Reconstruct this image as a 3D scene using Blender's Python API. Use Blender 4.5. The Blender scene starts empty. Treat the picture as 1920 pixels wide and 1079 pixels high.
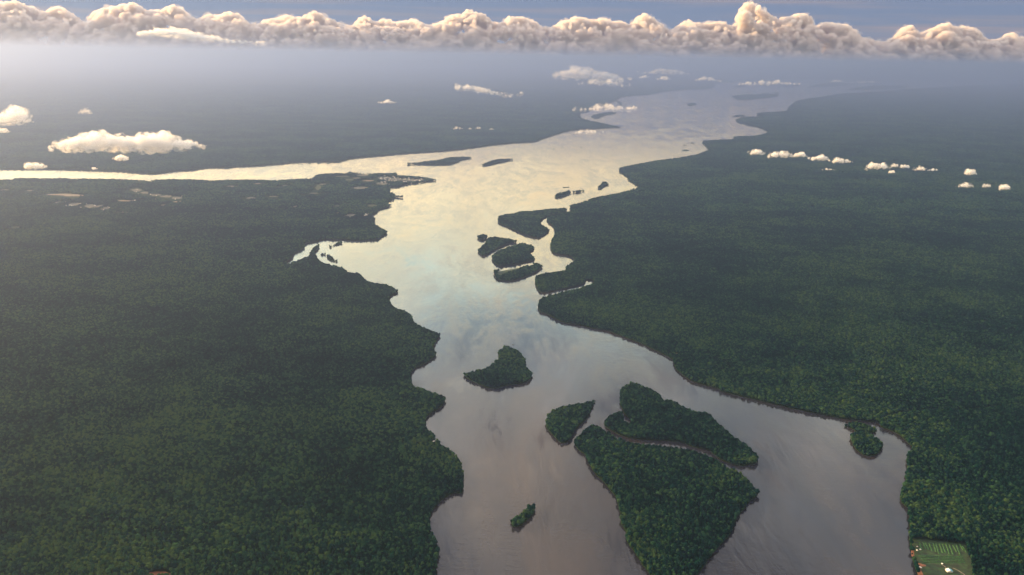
import bpy, bmesh, math, random
import numpy as np
from mathutils import Vector, Matrix, noise as mnoise
from mathutils.geometry import tessellate_polygon

random.seed(7)
rng = np.random.default_rng(11)
scene = bpy.context.scene
col = scene.collection

# ------------------------------------------------------------------ camera
H = 1500.0                      # flying height, metres
FPX = 1663.0                    # focal length in photo pixels (1920 wide)
PITCH = math.radians(14.546)
ROLL = math.radians(1.0)
F = Vector((0, math.cos(PITCH), -math.sin(PITCH)))
R0 = Vector((1, 0, 0))
U0 = Vector((0, math.sin(PITCH), math.cos(PITCH)))
RI = R0 * math.cos(ROLL) + U0 * math.sin(ROLL)
UI = U0 * math.cos(ROLL) - R0 * math.sin(ROLL)
cam_d = bpy.data.cameras.new('camera')
cam_d.sensor_width = 36.0
cam_d.lens = 36.0 * FPX / 1920.0
cam_d.clip_start = 1.0
cam_d.clip_end = 600000.0
cam = bpy.data.objects.new('camera', cam_d)
col.objects.link(cam)
M3 = Matrix((RI, UI, -F)).transposed()
cam.matrix_world = Matrix.Translation((0, 0, H)) @ M3.to_4x4()
scene.camera = cam

# ------------------------------------------------------------------ sky, sun, exposure
SUN_AZ = math.radians(-62.0)    # left of the view direction (+Y), seen from above
SUN_EL = math.radians(13.5)
world = bpy.data.worlds.new('World')
scene.world = world
world.use_nodes = True
wt = world.node_tree
wt.nodes.clear()
def wn(kind, **kw):
    n = wt.nodes.new(kind)
    for k, v in kw.items():
        setattr(n, k, v)
    return n
wo = wn('ShaderNodeOutputWorld')
sky = wn('ShaderNodeTexSky', sky_type='NISHITA', sun_disc=False)
sky.sun_elevation = SUN_EL
sky.sun_rotation = SUN_AZ
sky.altitude = 1500
sky.air_density = 1.0
sky.dust_density = 1.0
sky.ozone_density = 3.0
tc = wn('ShaderNodeTexCoord')
sep = wn('ShaderNodeSeparateXYZ')
wt.links.new(tc.outputs['Generated'], sep.inputs[0])
def wset(n, i, v):
    if isinstance(v, bpy.types.NodeSocket): wt.links.new(v, n.inputs[i])
    else: n.inputs[i].default_value = v
def wmath(op, a, b=0.0, clamp=False):
    n = wn('ShaderNodeMath', operation=op, use_clamp=clamp)
    wset(n, 0, a); wset(n, 1, b)
    return n.outputs[0]
def wrange(v, a, b, c=0.0, d=1.0):
    n = wn('ShaderNodeMapRange', interpolation_type='SMOOTHSTEP')
    for i, x in enumerate((v, a, b, c, d)): wset(n, i, x)
    return n.outputs[0]
def wmix(f, a, b):
    n = wn('ShaderNodeMix', data_type='RGBA')
    wset(n, 0, f)
    for i, v in ((6, a), (7, b)): wset(n, i, (*v, 1) if isinstance(v, tuple) else v)
    return n.outputs[2]
def wcomb(x, y, z=0.0):
    n = wn('ShaderNodeCombineXYZ')
    for i, v in enumerate((x, y, z)): wset(n, i, v)
    return n.outputs[0]
def wnoise(vec, scale, detail, rough=0.55, dist=0.0):
    n = wn('ShaderNodeTexNoise')
    for k, v in (('Vector', vec), ('Scale', scale), ('Detail', detail), ('Roughness', rough), ('Distortion', dist)): wset(n, k, v)
    return n.outputs[0]
ez = sep.outputs[2]
zc = wmath('ADD', wmath('MAXIMUM', ez, 0.0), 0.06)
cx = wmath('DIVIDE', sep.outputs[0], zc)
cy = wmath('DIVIDE', sep.outputs[1], zc)
plane = wcomb(cx, cy)
# clear air between the clouds
clear = wn('ShaderNodeVectorMath', operation='SCALE'); clear.inputs['Scale'].default_value = 0.05
wt.links.new(sky.outputs[0], clear.inputs[0])
# unseen thin high cloud above the view, tuned bright so the river reflects it
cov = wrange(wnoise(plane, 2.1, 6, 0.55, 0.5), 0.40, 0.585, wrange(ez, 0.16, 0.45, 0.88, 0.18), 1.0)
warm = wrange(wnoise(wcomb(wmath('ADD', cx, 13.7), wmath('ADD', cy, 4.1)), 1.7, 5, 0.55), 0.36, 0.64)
# evening colours with height, matched to the river: gold low down, pale green blue, then mauve grey overhead
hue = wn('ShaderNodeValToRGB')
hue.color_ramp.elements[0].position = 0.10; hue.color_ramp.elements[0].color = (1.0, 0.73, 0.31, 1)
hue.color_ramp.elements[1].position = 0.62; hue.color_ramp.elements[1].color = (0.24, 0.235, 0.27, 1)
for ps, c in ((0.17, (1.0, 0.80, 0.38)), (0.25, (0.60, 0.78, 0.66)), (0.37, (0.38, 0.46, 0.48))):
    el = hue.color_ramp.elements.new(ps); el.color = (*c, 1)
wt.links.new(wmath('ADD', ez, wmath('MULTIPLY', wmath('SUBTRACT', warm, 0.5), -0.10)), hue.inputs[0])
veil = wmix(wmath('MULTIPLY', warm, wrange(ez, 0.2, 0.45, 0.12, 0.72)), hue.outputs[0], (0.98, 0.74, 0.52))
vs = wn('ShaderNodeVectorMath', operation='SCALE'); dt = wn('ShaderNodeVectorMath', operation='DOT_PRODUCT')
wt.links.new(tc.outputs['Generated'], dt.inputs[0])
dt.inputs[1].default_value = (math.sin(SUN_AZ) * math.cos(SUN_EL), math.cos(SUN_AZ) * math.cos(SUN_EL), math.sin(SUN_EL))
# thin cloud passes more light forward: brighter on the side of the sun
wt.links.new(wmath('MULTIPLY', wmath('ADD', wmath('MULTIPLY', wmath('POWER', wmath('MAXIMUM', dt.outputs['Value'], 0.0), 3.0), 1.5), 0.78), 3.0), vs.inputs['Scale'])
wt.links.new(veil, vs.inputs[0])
# low down, in view, the bright layer is left out: dim mauve streaks instead
az = wmath('ARCTAN2', sep.outputs[0], sep.outputs[1])
streak = wnoise(wcomb(wmath('MULTIPLY', az, 3.2), wmath('MULTIPLY', ez, 95.0)), 1.0, 4, 0.5, 0.4)
far = wmix(wrange(streak, 0.44, 0.66), (0.108, 0.135, 0.222), (0.165, 0.155, 0.205))
far = wmix(wrange(streak, 0.62, 0.74), far, (0.26, 0.19, 0.21))
lowsky = wmix(0.82, clear.outputs[0], far)
up = wrange(ez, 0.074, 0.12)
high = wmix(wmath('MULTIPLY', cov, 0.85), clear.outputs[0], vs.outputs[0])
bg = wn('ShaderNodeBackground')
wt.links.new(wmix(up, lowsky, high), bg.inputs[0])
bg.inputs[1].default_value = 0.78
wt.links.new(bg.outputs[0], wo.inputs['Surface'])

sun_d = bpy.data.lights.new('sun', 'SUN')
sun_d.energy = 5.0
sun_d.angle = math.radians(0.6)
sun_d.color = (1.0, 0.57, 0.19)
sun = bpy.data.objects.new('sun', sun_d)
col.objects.link(sun)
sdir = Vector((math.sin(SUN_AZ) * math.cos(SUN_EL), math.cos(SUN_AZ) * math.cos(SUN_EL), math.sin(SUN_EL)))
sun.rotation_euler = (-sdir).to_track_quat('-Z', 'Y').to_euler()
sun.location = (0, 0, 3000)

scene.view_settings.view_transform = 'Standard'
scene.view_settings.look = 'None'
scene.view_settings.exposure = 1.3
scene.view_settings.gamma = 1.0
scene.view_settings.use_curve_mapping = False
scene.render.engine = 'CYCLES'
cy_ = scene.cycles
cy_.use_denoising = True
try:
    cy_.denoiser = 'OPENIMAGEDENOISE'
except Exception:
    pass
cy_.max_bounces = 12
cy_.diffuse_bounces = 2
cy_.glossy_bounces = 3
cy_.transparent_max_bounces = 8
cy_.volume_bounces = 10
cy_.sample_clamp_indirect = 6.0
cy_.use_adaptive_sampling = True

# ------------------------------------------------------------------ helpers
def ray(x, y):
    """direction through the photo pixel x, y"""
    return F * FPX + RI * (x - 960.0) - UI * (y - 539.5)

def ground(x, y, z=0.0):
    """where the sight line through a photo pixel meets the level z"""
    d = ray(x, y)
    t = (z - H) / min(d.z, -1.0)
    return np.array((d.x * t, d.y * t))

def tag(o, label=None, cat=None, group=None, kind=None):
    if label: o['label'] = label
    if cat: o['category'] = cat
    if group: o['group'] = group
    if kind: o['kind'] = kind
    return o

def mesh_obj(name, verts, faces, mat=None, parent=None, smooth=False):
    me = bpy.data.meshes.new(name)
    me.from_pydata(verts, [], faces)
    me.update()
    if mat: me.materials.append(mat)
    if smooth:
        me.polygons.foreach_set('use_smooth', [True] * len(me.polygons))
    o = bpy.data.objects.new(name, me)
    col.objects.link(o)
    if parent: o.parent = parent
    return o

def empty(name, loc, rz=0.0):
    o = bpy.data.objects.new(name, None)
    o.empty_display_size = 1
    o.location = loc
    o.rotation_euler = (0, 0, rz)
    col.objects.link(o)
    return o

class NT:
    """small builder for material node trees"""
    def __init__(self, name):
        self.m = bpy.data.materials.new(name)
        self.m.use_nodes = True
        self.t = self.m.node_tree
        self.t.nodes.clear()
        self.out = self.t.nodes.new('ShaderNodeOutputMaterial')
    def n(self, kind, **kw):
        nd = self.t.nodes.new(kind)
        ins = kw.pop('ins', {})
        for k, v in kw.items(): setattr(nd, k, v)
        for k, v in ins.items():
            s = nd.inputs[k]
            if hasattr(v, 'is_linked') or isinstance(v, bpy.types.NodeSocket): self.t.links.new(v, s)
            else: s.default_value = v
        return nd
    def math(self, op, a, b=0.0, clamp=False):
        return self.n('ShaderNodeMath', operation=op, use_clamp=clamp, ins={0: a, 1: b}).outputs[0]
    def noise(self, vec, scale, detail=4, rough=0.55, dist=0.0):
        return self.n('ShaderNodeTexNoise', ins={'Vector': vec, 'Scale': scale, 'Detail': detail, 'Roughness': rough, 'Distortion': dist}).outputs[0]
    def ramp(self, fac, stops):
        nd = self.n('ShaderNodeValToRGB', ins={0: fac})
        e = nd.color_ramp.elements
        while len(e) < len(stops): e.new(0.5)
        for el, (p, c) in zip(e, stops):
            el.position = p
            el.color = (*c, 1)
        return nd.outputs[0]
    def maprange(self, v, a, b, c=0.0, d=1.0, smooth=True):
        nd = self.n('ShaderNodeMapRange', ins={0: v, 1: a, 2: b, 3: c, 4: d})
        if smooth: nd.interpolation_type = 'SMOOTHSTEP'
        return nd.outputs[0]
    def mix(self, f, a, b, blend='MIX'):
        nd = self.n('ShaderNodeMix', data_type='RGBA', blend_type=blend)
        for i, v in ((0, f), (6, a), (7, b)):
            s = nd.inputs[i]
            if isinstance(v, bpy.types.NodeSocket): self.t.links.new(v, s)
            elif i == 0: s.default_value = v
            else: s.default_value = (*v, 1)
        return nd.outputs[2]
    def scaled(self, sx, sy, sz, rot=0.0):
        g = self.n('ShaderNodeNewGeometry').outputs['Position']
        mp = self.n('ShaderNodeMapping', ins={'Vector': g, 'Scale': (sx, sy, sz), 'Rotation': (0, 0, rot)})
        return mp.outputs[0]
    def surface(self, s):
        self.t.links.new(s, self.out.inputs['Surface'])
        return self.m

def plain(name, c, rough=0.8, var=0.25, scale=0.4):
    t = NT(name)
    v = t.noise(t.scaled(1, 1, 1), scale, 4)
    f = t.maprange(v, 0.3, 0.7, 1 - var, 1 + var)
    cc = t.n('ShaderNodeVectorMath', operation='SCALE', ins={0: c, 'Scale': f}).outputs[0]
    return t.surface(t.n('ShaderNodeBsdfPrincipled', ins={'Base Color': cc, 'Roughness': rough}).outputs[0])

# ------------------------------------------------------------------ materials
def make_leaf(name, lo, mid, hi, patchy=True):
    """rainforest foliage: each tree its own green, broad drifts of darker and yellower growth"""
    t = NT(name)
    rnd = t.n('ShaderNodeObjectInfo').outputs['Random']
    at = t.n('ShaderNodeAttribute', attribute_name='rnd').outputs['Fac']
    r = t.math('FRACT', t.math('ADD', rnd, at))
    p = t.scaled(1, 1, 1)
    big = t.noise(p, 0.0011, 4, 0.6)
    big = t.maprange(big, 0.33, 0.68, -0.26, 0.26)
    stand = t.maprange(t.noise(p, 0.006, 3, 0.6), 0.3, 0.7, -0.16, 0.16)
    big = t.math('ADD', big, stand)
    fine = t.maprange(t.noise(p, 0.45, 3, 0.7), 0.3, 0.7, -0.16, 0.16)
    f = t.math('ADD', t.math('ADD', t.math('MULTIPLY', r, 0.95), 0.02), t.math('ADD', big, fine))
    c = t.ramp(f, [(0.0, lo), (0.5, mid), (0.85, hi), (1.0, (hi[0] * 1.6, hi[1] * 1.12, hi[2] * 0.85))])
    bmp = t.n('ShaderNodeBump', ins={'Strength': 0.6, 'Distance': 1.2, 'Height': t.noise(p, 0.6, 3, 0.7)})
    d = t.n('ShaderNodeBsdfDiffuse', ins={'Color': c, 'Normal': bmp.outputs[0]})
    tr = t.n('ShaderNodeBsdfTranslucent', ins={'Color': c, 'Normal': bmp.outputs[0]})
    mx = t.n('ShaderNodeMixShader', ins={0: 0.12, 1: d.outputs[0], 2: tr.outputs[0]})
    return t.surface(mx.outputs[0])

LEAF = make_leaf('rainforest_leaves', (0.0012, 0.012, 0.011), (0.0045, 0.030, 0.024), (0.028, 0.073, 0.034))
BARK = plain('tree_bark', (0.11, 0.08, 0.055), 0.9, 0.3, 1.5)

def make_land():
    t = NT('forest_ground')
    p = t.scaled(1, 1, 1)
    v = t.noise(p, 0.05, 6, 0.65)
    big = t.noise(p, 0.0009, 4, 0.6)
    f = t.math('ADD', t.math('MULTIPLY', v, 0.6), t.math('MULTIPLY', big, 0.4))
    c = t.ramp(f, [(0.3, (0.010, 0.022, 0.010)), (0.5, (0.018, 0.036, 0.014)), (0.7, (0.032, 0.052, 0.020))])
    bmp = t.n('ShaderNodeBump', ins={'Strength': 1.0, 'Distance': 9.0, 'Height': v})
    return t.surface(t.n('ShaderNodeBsdfDiffuse', ins={'Color': c, 'Normal': bmp.outputs[0]}).outputs[0])
LAND = make_land()

def make_water():
    t = NT('river_water')
    p = t.scaled(1, 1, 1)
    # silt carried by the current: broad drifts drawn out along the flow
    silt = t.noise(t.scaled(0.0016, 0.0005, 1, 0.35), 1.0, 5, 0.6, 1.2)
    body = t.ramp(silt, [(0.30, (0.010, 0.015, 0.026)), (0.5, (0.020, 0.021, 0.026)), (0.72, (0.048, 0.037, 0.031))])
    # wind: smooth slicks between ruffled patches, and thin current lines
    wind = t.noise(t.scaled(0.0034, 0.0012, 1, 0.5), 1.0, 7, 0.62, 1.4)
    lines = t.noise(t.scaled(0.016, 0.0035, 1, 0.62), 1.0, 4, 0.6, 1.8)
    mixd = t.math('ADD', t.math('MULTIPLY', wind, 0.65), t.math('MULTIPLY', lines, 0.35))
    rough = t.maprange(mixd, 0.38, 0.62, 0.035, 0.17)
    cat = t.noise(t.scaled(0.02, 0.05, 1, 0.2), 1.0, 4, 0.65)
    rip = t.noise(t.scaled(0.06, 0.16, 1, 0.25), 1.0, 4, 0.6, 0.3)
    hgt = t.math('ADD', t.math('MULTIPLY', rip, 0.6), t.math('MULTIPLY', cat, 1.4))
    amp = t.maprange(mixd, 0.38, 0.60, 0.15, 1.0)
    bmp = t.n('ShaderNodeBump', ins={'Strength': 0.24, 'Distance': 1.5, 'Height': t.math('MULTIPLY', hgt, amp)})
    b = t.n('ShaderNodeBsdfPrincipled', ins={'Base Color': body, 'Roughness': rough, 'IOR': 1.36, 'Normal': bmp.outputs[0]})
    return t.surface(b.outputs[0])
WATER = make_water()
# ------------------------------------------------------------------ shorelines (traced, then set down on the ground at their real distance)
CANOPY = 20.0
def catmull(P, closed, step):
    P = np.asarray(P, float)
    n = len(P)
    out = []
    rngi = range(n) if closed else range(n - 1)
    for i in rngi:
        p0 = P[(i - 1) % n] if closed or i > 0 else P[i]
        p1, p2 = P[i], P[(i + 1) % n]
        p3 = P[(i + 2) % n] if closed or i + 2 < n else p2
        k = max(1, int(np.ceil(np.linalg.norm(p2 - p1) / step)))
        for j in range(k):
            t = j / k
            out.append(0.5 * ((2 * p1) + (p2 - p0) * t + (2 * p0 - 5 * p1 + 4 * p2 - p3) * t * t + (3 * p1 - p0 - 3 * p2 + p3) * t ** 3))
    if not closed:
        out.append(P[-1])
    return np.array(out)

def shoreline(px, closed=True, step=3.0, ccw=None, rough=1.0):
    """photo outline -> ground outline; edges that face away are seen over the canopy, so they lie nearer than their sight line meets the water"""
    P = catmull(px, closed, step)
    n = len(P)
    if ccw is None:
        x, y = P[:, 0], P[:, 1]
        area = np.sum(x * np.roll(y, -1) - np.roll(x, -1) * y)
        ccw = area > 0
    if closed:
        T = np.roll(P, -2, 0) - np.roll(P, 2, 0)
    else:
        Q = np.pad(P, ((2, 2), (0, 0)), mode='edge')
        T = Q[4:] - Q[:-4]
    L = np.linalg.norm(T, axis=1) + 1e-9
    ny = -T[:, 0] / L if ccw else T[:, 0] / L          # outward normal, image y (down)
    away = np.clip(-ny * 1.5, 0, 1)
    G = np.array([ground(p[0], p[1], CANOPY * a) for p, a in zip(P, away)])
    if rough > 0:
        d = np.linalg.norm(G, axis=1)
        for k, g in enumerate(G):
            a = rough * min(6.0, 2.0 + d[k] / 4000)
            v = mnoise.noise_vector(Vector((g[0] / 22.0, g[1] / 22.0, 3.1)))
            w = mnoise.noise_vector(Vector((g[0] / 60.0, g[1] / 60.0, 9.1)))
            G[k] = g + a * (np.array((v.x, v.y)) + 0.8 * np.array((w.x, w.y)))
    return G

def inside(poly, pts):
    """even-odd test of many points, points sorted by y once and each edge met only by those in its band"""
    order = np.argsort(pts[:, 1])
    ys, xs = pts[order, 1], pts[order, 0]
    par = np.zeros(len(pts), bool)
    a, b = poly, np.roll(poly, -1, 0)
    lo = np.searchsorted(ys, np.minimum(a[:, 1], b[:, 1]))
    hi = np.searchsorted(ys, np.maximum(a[:, 1], b[:, 1]))
    for i in range(len(poly)):
        if hi[i] <= lo[i]: continue
        s = slice(lo[i], hi[i])
        xi = a[i, 0] + (ys[s] - a[i, 1]) * (b[i, 0] - a[i, 0]) / (b[i, 1] - a[i, 1])
        par[s] ^= xs[s] < xi
    out = np.zeros(len(pts), bool)
    out[order] = par
    return out

LEFT_BANK = [(0,336.6),(19,336.6),(34,334),(75,334),(112,334),(141,335),(188,335),(217,336),(247,337),(281,338),(309,336),(360,336),(394,338),(431,337),(487,337),(506,338),(540,336),(583,334),(590,329),(603,326),(623,325),(647,324),(655,322),(677,324),(700,325),(742,324),(744,327.5),(767,329),(790,331),(817.5,337.5),(810,340),(790,343),(763,347),(748,351),(733,352.5),(731,357),(738,363),(743,367.5),(755,368),(754,371.5),(743,370.5),(737,375),(727.5,381),(734,385),(727,389),(710,394),(705,400),(698,405),(704,413),(700,417.5),(713,427),(725,435),(723,440),(714,444),(709,449),(690,451),(671,452),(658,451),(641,449),(624,449.6),(611,449),(596,452),(583,455),(569,459),(571,465),(562,470),(550,477),(547,484),(537,491),(536,494),(540,503),(541.5,495),(550,492),(563,485.5),(577,481),(582,474),(590,462),(598,460.5),(595,468),(590,474),(592,480),(604,491),(620,496),(631,498),(645,503.5),(654,509),(673,511.5),(679,517),(686,524),(700.6,529),(722,533),(737,538),(745,543),(744,549.5),(735,554),(729,560),(732.5,567.5),(741,576),(756,580),(770,589),(772.6,597),(781.6,606),(791,611),(805,617),(821,624),(825,628),(822,634),(813,648),(812,653),(816,663),(815,669),(802,679),(779,691),(770,701),(772,716),(777,722),(798,730),(816,737),(831,742),(834,748),(828,762),(805,777),(796,789),(800,798),(811,810),(815,819),(818,821),(823,822),(824,831),(842,840),(855,851),(863,864),(865,878),(869,886.5),(869,900),(867,922),(865,926),(853,925),(842,930),(826,940),(813,955),(806,970),(805,977),(807,995),(817,1015),(821,1028),(821,1046),(816,1057),(817,1079),(812,1110)]
NORTH_BANK = [(0,318),(45,318),(97,318),(169,320),(225,322),(281,326),(309,324.5),(337,321),(360,319.5),(394,315),(424,315),(442.5,313),(487,311.5),(525,308),(559,305),(600,304),(637,303),(660,298),(689,295),(756,289),(851,282),(943,270.5),(999,266.6),(1017,261),(1049,251),(1073,245),(1115.5,242),(1161,239),(1147,235),(1130,231),(1098,223.7),(1088,217.7),(1090,213),(1102,210),(1128,200),(1146,193),(1157,188),(1167,182.6),(1202,179),(1227,177),(1248.5,172),(1285,169),(1322,167.6),(1341,163.4),(1340,160),(1363,155),(1450,150),(1560,148.5),(1700,148),(1960,149.5)]
EAST_BANK = [(2020,152),(1920,156.5),(1879,159),(1804,161.5),(1747,165),(1697,168),(1654,172),(1600,175),(1577,176),(1547,181),(1513.6,186),(1493.5,190),(1487,194),(1477,204),(1477,207.6),(1472,209),(1447,211.4),(1425,212.6),(1419,215),(1423.5,219),(1400,220),(1387,222.6),(1380,225.5),(1387,230),(1403.5,234),(1423.5,238),(1437,244),(1440,248),(1435,252),(1413.5,256),(1380,257.7),(1375,259),(1380,262),(1360,263.5),(1330,265),(1317.5,267),(1323.6,272),(1328.6,282.7),(1317,287.7),(1302,292.7),(1277,297),(1256,300),(1220,305),(1190,311),(1167.5,315.6),(1161,320),(1177,329.7),(1179,336),(1196,345.6),(1197.5,350),(1194,355),(1160,365),(1122.5,372),(1096,380),(1076,386),(1069,388),(1072,394),(1073,398),(1059,401.5),(1042,406),(1026,411),(1036,419),(1039,426),(1041.5,434),(1039.5,445),(1034.4,454),(1033.8,465.7),(1041.5,470.8),(1060,474),(1070,476),(1081,486),(1081,490),(1072,497),(1062,503),(1060,510.5),(1043.6,513.6),(1029,515.6),(1011,518.7),(1004,526),(1007,535),(1017,543.5),(1043.6,539),(1064,534.5),(1094,527),(1099,519),(1114,522),(1118,530),(1104,538.5),(1076,547),(1052,554),(1032,558),(1021,562),(1015,563.6),(1010,572.5),(1012.5,579),(1027,584),(1042,592),(1060,599.6),(1087.5,604),(1112.5,610),(1137.5,614),(1144,615),(1153,620),(1173,627),(1200,637),(1229,650.6),(1250,661),(1263.5,668),(1263,677),(1271,688),(1292,704),(1317,714),(1348,722),(1358,728),(1420,743),(1484,758),(1552,772),(1590.6,779),(1621,782),(1647.6,784.5),(1650,789),(1656,794),(1674,801),(1690,810),(1703,822.5),(1716,835),(1711,846),(1704,854),(1700.6,866),(1703,880.6),(1698.6,895),(1696.6,911),(1690.5,923.5),(1689,930.6),(1698,940),(1703,952),(1705,984),(1705.6,1011.5),(1709,1027.5),(1710,1042),(1717,1061),(1722,1079),(1732,1110)]
ISLANDS = [
 ('teardrop', 'wooded island shaped like a bird in mid river, narrow neck at its far end', [(870,702),(876,697),(896,692),(913.6,688),(925,679),(937,671),(932.5,661),(936,655.6),(951,648),(965,653),(978,663),(985,677),(984,683),(993.6,695.7),(997,705.7),(989,715.7),(967,721),(949,723.5),(931,729),(913.6,727),(896,720),(878,711)]),
 ('oblong', 'small oblong wooded islet alone in the water nearest the viewer', [(958,979.5),(960,973),(981,956),(992,944),(999,944.5),(1002,951),(1001,962),(990,974),(974.6,986),(962.5,988)]),
 ('wedge', 'wedge shaped wooded island beside the tip of the largest island', [(1024.5,799),(1030,775),(1046,764.5),(1069,757.6),(1092,753),(1112,748.4),(1116,751),(1110,765.6),(1101,784),(1080,804.6),(1069,825),(1055,831),(1043.5,824),(1030,809)]),
 ('split', 'long wooded island behind the largest island, with a notched creek at its left end', [(1164,761),(1163,745),(1164,731),(1169.6,722),(1188,715),(1202,720),(1224.6,730),(1238,739),(1242.5,747),(1252,747),(1266,750),(1277,759),(1305,769),(1328,772.5),(1339,784),(1357.5,802),(1385,823),(1408,839),(1419,855),(1418,869),(1403,872),(1389.6,874.5),(1371,870),(1350.6,861),(1334.6,850),(1330,845),(1293,836.5),(1282,831),(1252,827.5),(1199.4,824.5),(1179,821),(1156,812.6),(1135,800),(1133,791),(1142,779),(1163,769),(1167,774),(1168.4,783),(1176,789),(1184,793),(1178,784),(1172,777),(1168,768)]),
 ('large', 'largest wooded island, broad and tapering towards the viewer', [(1079,830),(1082.5,820.6),(1101,802),(1114.6,796),(1125,800),(1146.7,815),(1169.6,826),(1197,829.5),(1229,832),(1263.5,837),(1282,840),(1298,842.5),(1332,854),(1348,863),(1366.6,874.5),(1389.5,884),(1408.6,904),(1419,920),(1419,930.6),(1406.5,940),(1394,956),(1381,973),(1372.5,996.4),(1357.7,1015.5),(1343,1030),(1321.6,1060),(1305.7,1079),(1280,1104),(1255,1114),(1236,1104),(1219.8,1079),(1205,1060),(1190,1036.7),(1175,1015.5),(1173,998.5),(1164.6,981.6),(1162.5,960),(1154,932.8),(1141,915.8),(1128.5,901),(1116,888),(1105,871),(1098,854.7),(1087,846),(1079,836.7)]),
 ('double', 'smaller upper one of two touching wooded islets off the near right bank', [(1584,796),(1594,790.5),(1611,789.5),(1629,794.5),(1643,802),(1645,807),(1640,811.5),(1626,814),(1608,811),(1597,804.5),(1588,800)]),
 ('double2', 'rounder lower one of two touching wooded islets off the near right bank', [(1600,810),(1613,806.5),(1629,809),(1641.5,817),(1651.7,826),(1654.8,838),(1648.7,848),(1637.5,855),(1621,854),(1607,845),(1597.7,831.7),(1595,819)]),
 ('lobe', 'wooded island at the left of the mid river cluster, bent like a boot', [(897.7,473.8),(897.7,467.7),(907,458.5),(917,446),(927,444),(947.7,447),(964,450),(968,454),(955,457),(944,460.5),(934,465),(929.5,468),(921,472.8),(911,479),(903,479)]),
 ('middle', 'largest rounded wooded island of the mid river cluster', [(931,472),(937,469),(946,466),(957,462),(970,458),(980,456),(992.6,459),(1002,463.6),(998.7,469.7),(991,473.8),(999.7,480),(1002.8,487),(990,490.5),(972,494.5),(950,497.5),(934,498),(925,490),(924,482)]),
 ('beach', 'wooded island with a green clearing and a sandy tip, nearest of the mid river cluster', [(931,505),(950,504),(973,500.5),(992,496.5),(1005,492.5),(1017,498),(1016,502),(1002.8,510.5),(986.5,518.7),(960,526.4),(947.7,527),(931,523.8),(928,512.6)]),
 ('dot', 'tiny round wooded islet beside the lobed island', [(895.5,446),(898,441.5),(905,439),(912,441),(913.5,446),(908,450),(901,451)]),
 ('hook', 'triangular wooded island close against the right bank', [(936,409),(938,404),(965,400),(976,396),(1010,394),(1040,390.6),(1057,390.6),(1063,393.4),(1057,398.7),(1038,403),(1023,407.5),(1014,413),(1013.4,419.7),(1025,426),(1030,432),(1023,438.5),(1010,446),(995,443.5),(972.5,435.6),(954,427),(935,418)]),
 ('flat', 'thin low sandbar islet behind the paired islets', [(1055,350.8),(1060,349.6),(1068,349.2),(1066,350.6),(1060,351.6)]),
 ('pair', 'larger of the paired wooded islets near the right bank', [(1041,371),(1044.7,362.5),(1056,359.5),(1068,357),(1070,360.6),(1073,362.5),(1062.5,367),(1052,370.5)]),
 ('pair2', 'smaller of the paired wooded islets, drawn out to a point', [(1074,359.7),(1085,357),(1096,357),(1089,360.6),(1081,362)]),
 ('bone', 'bone shaped wooded islet in the bay of the right bank', [(1121.6,350),(1126,347),(1128,343),(1134.7,341),(1142.8,345.6),(1139,348),(1132,350),(1126,355),(1122,353.5)]),
 ('long', 'long thin wooded island off the town point', [(764,307.5),(788,303.6),(823,299.4),(844,295),(879.5,294),(883,297),(865,301),(848,308),(816,310),(781,309)]),
 ('slug', 'slim curved wooded island right of the long thin one', [(904,309),(915,303.6),(932,298.7),(957,297.6),(960,300),(946,303.6),(922,309),(908,311)]),
 ('hook2', 'hooked wooded island inside the far cove', [(1108,218.4),(1115,215),(1132,211.4),(1148,210),(1156,211),(1152,214),(1135,217),(1126,220),(1122,223),(1113,222)]),
 ('oval', 'small oval wooded island alone in the far reach', [(1288,196.4),(1292,193.7),(1302,193),(1307,195),(1305,197),(1293.6,199)]),
 ('farbig', 'large flat wooded island in the farthest wide reach', [(1372.6,181.8),(1378.4,178.7),(1410,176.7),(1417,177.6),(1433.5,174.7),(1447,176),(1460,178.4),(1457,181),(1438.5,184),(1413.5,186),(1407,187),(1383.4,186.8)]),
 ('farbig2', 'tiny islet touching the tip of the large far island', [(1449,175.0),(1458,173),(1461.5,174.5),(1460,176.2)]),
 ('cape', 'thin wooded islet off the far right cape', [(1373,218.5),(1383.4,216),(1397,216.4),(1399,218.4),(1388.4,219.3)]),
 ('rim', 'dim islet at the head of the far reach', [(1375,163.5),(1388,160),(1398,160),(1399,162),(1385,164)]),
 ('rim2', 'dim low islet under the bright cloud streak', [(1424,160.5),(1440,158.5),(1454,160),(1440,162)]),
 ('rim3', 'dim flat islet under the end of the bright cloud streak', [(1461,162),(1480,159),(1499,159),(1500,161),(1480,163)]),
 ('rim4', 'long dim island lying across the river mouth', [(1514.5,164),(1537,157.5),(1563.6,155),(1593.6,157),(1593.6,159),(1555,162.5)]),
 ('rim5', 'long dim island along the far right bank', [(1588,169),(1626,161.5),(1672.5,160),(1700,162),(1689,166),(1635,168)]),
 ('inlet', 'curved wooded islet at the creek mouth on the left bank', [(614,476.5),(620.6,478),(625,483),(632,489),(629,491),(620.6,489),(614,484)]),
 ('inlet2', 'round wooded islet at the creek mouth on the left bank', [(599,476),(604,473),(609.5,475),(609,478),(604,479.5),(600,478.5)]),
 ('inlet3', 'sliver of wooded islet across the creek mouth', [(617.5,462),(624,458),(630,455.6),(641,453.2),(630,459),(622,463.5)]),
 ('cove', 'islet half hidden by the low cloud at the far cove', [(1155,189),(1160,190),(1166,194),(1164,197),(1159,193)]),
]
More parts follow.
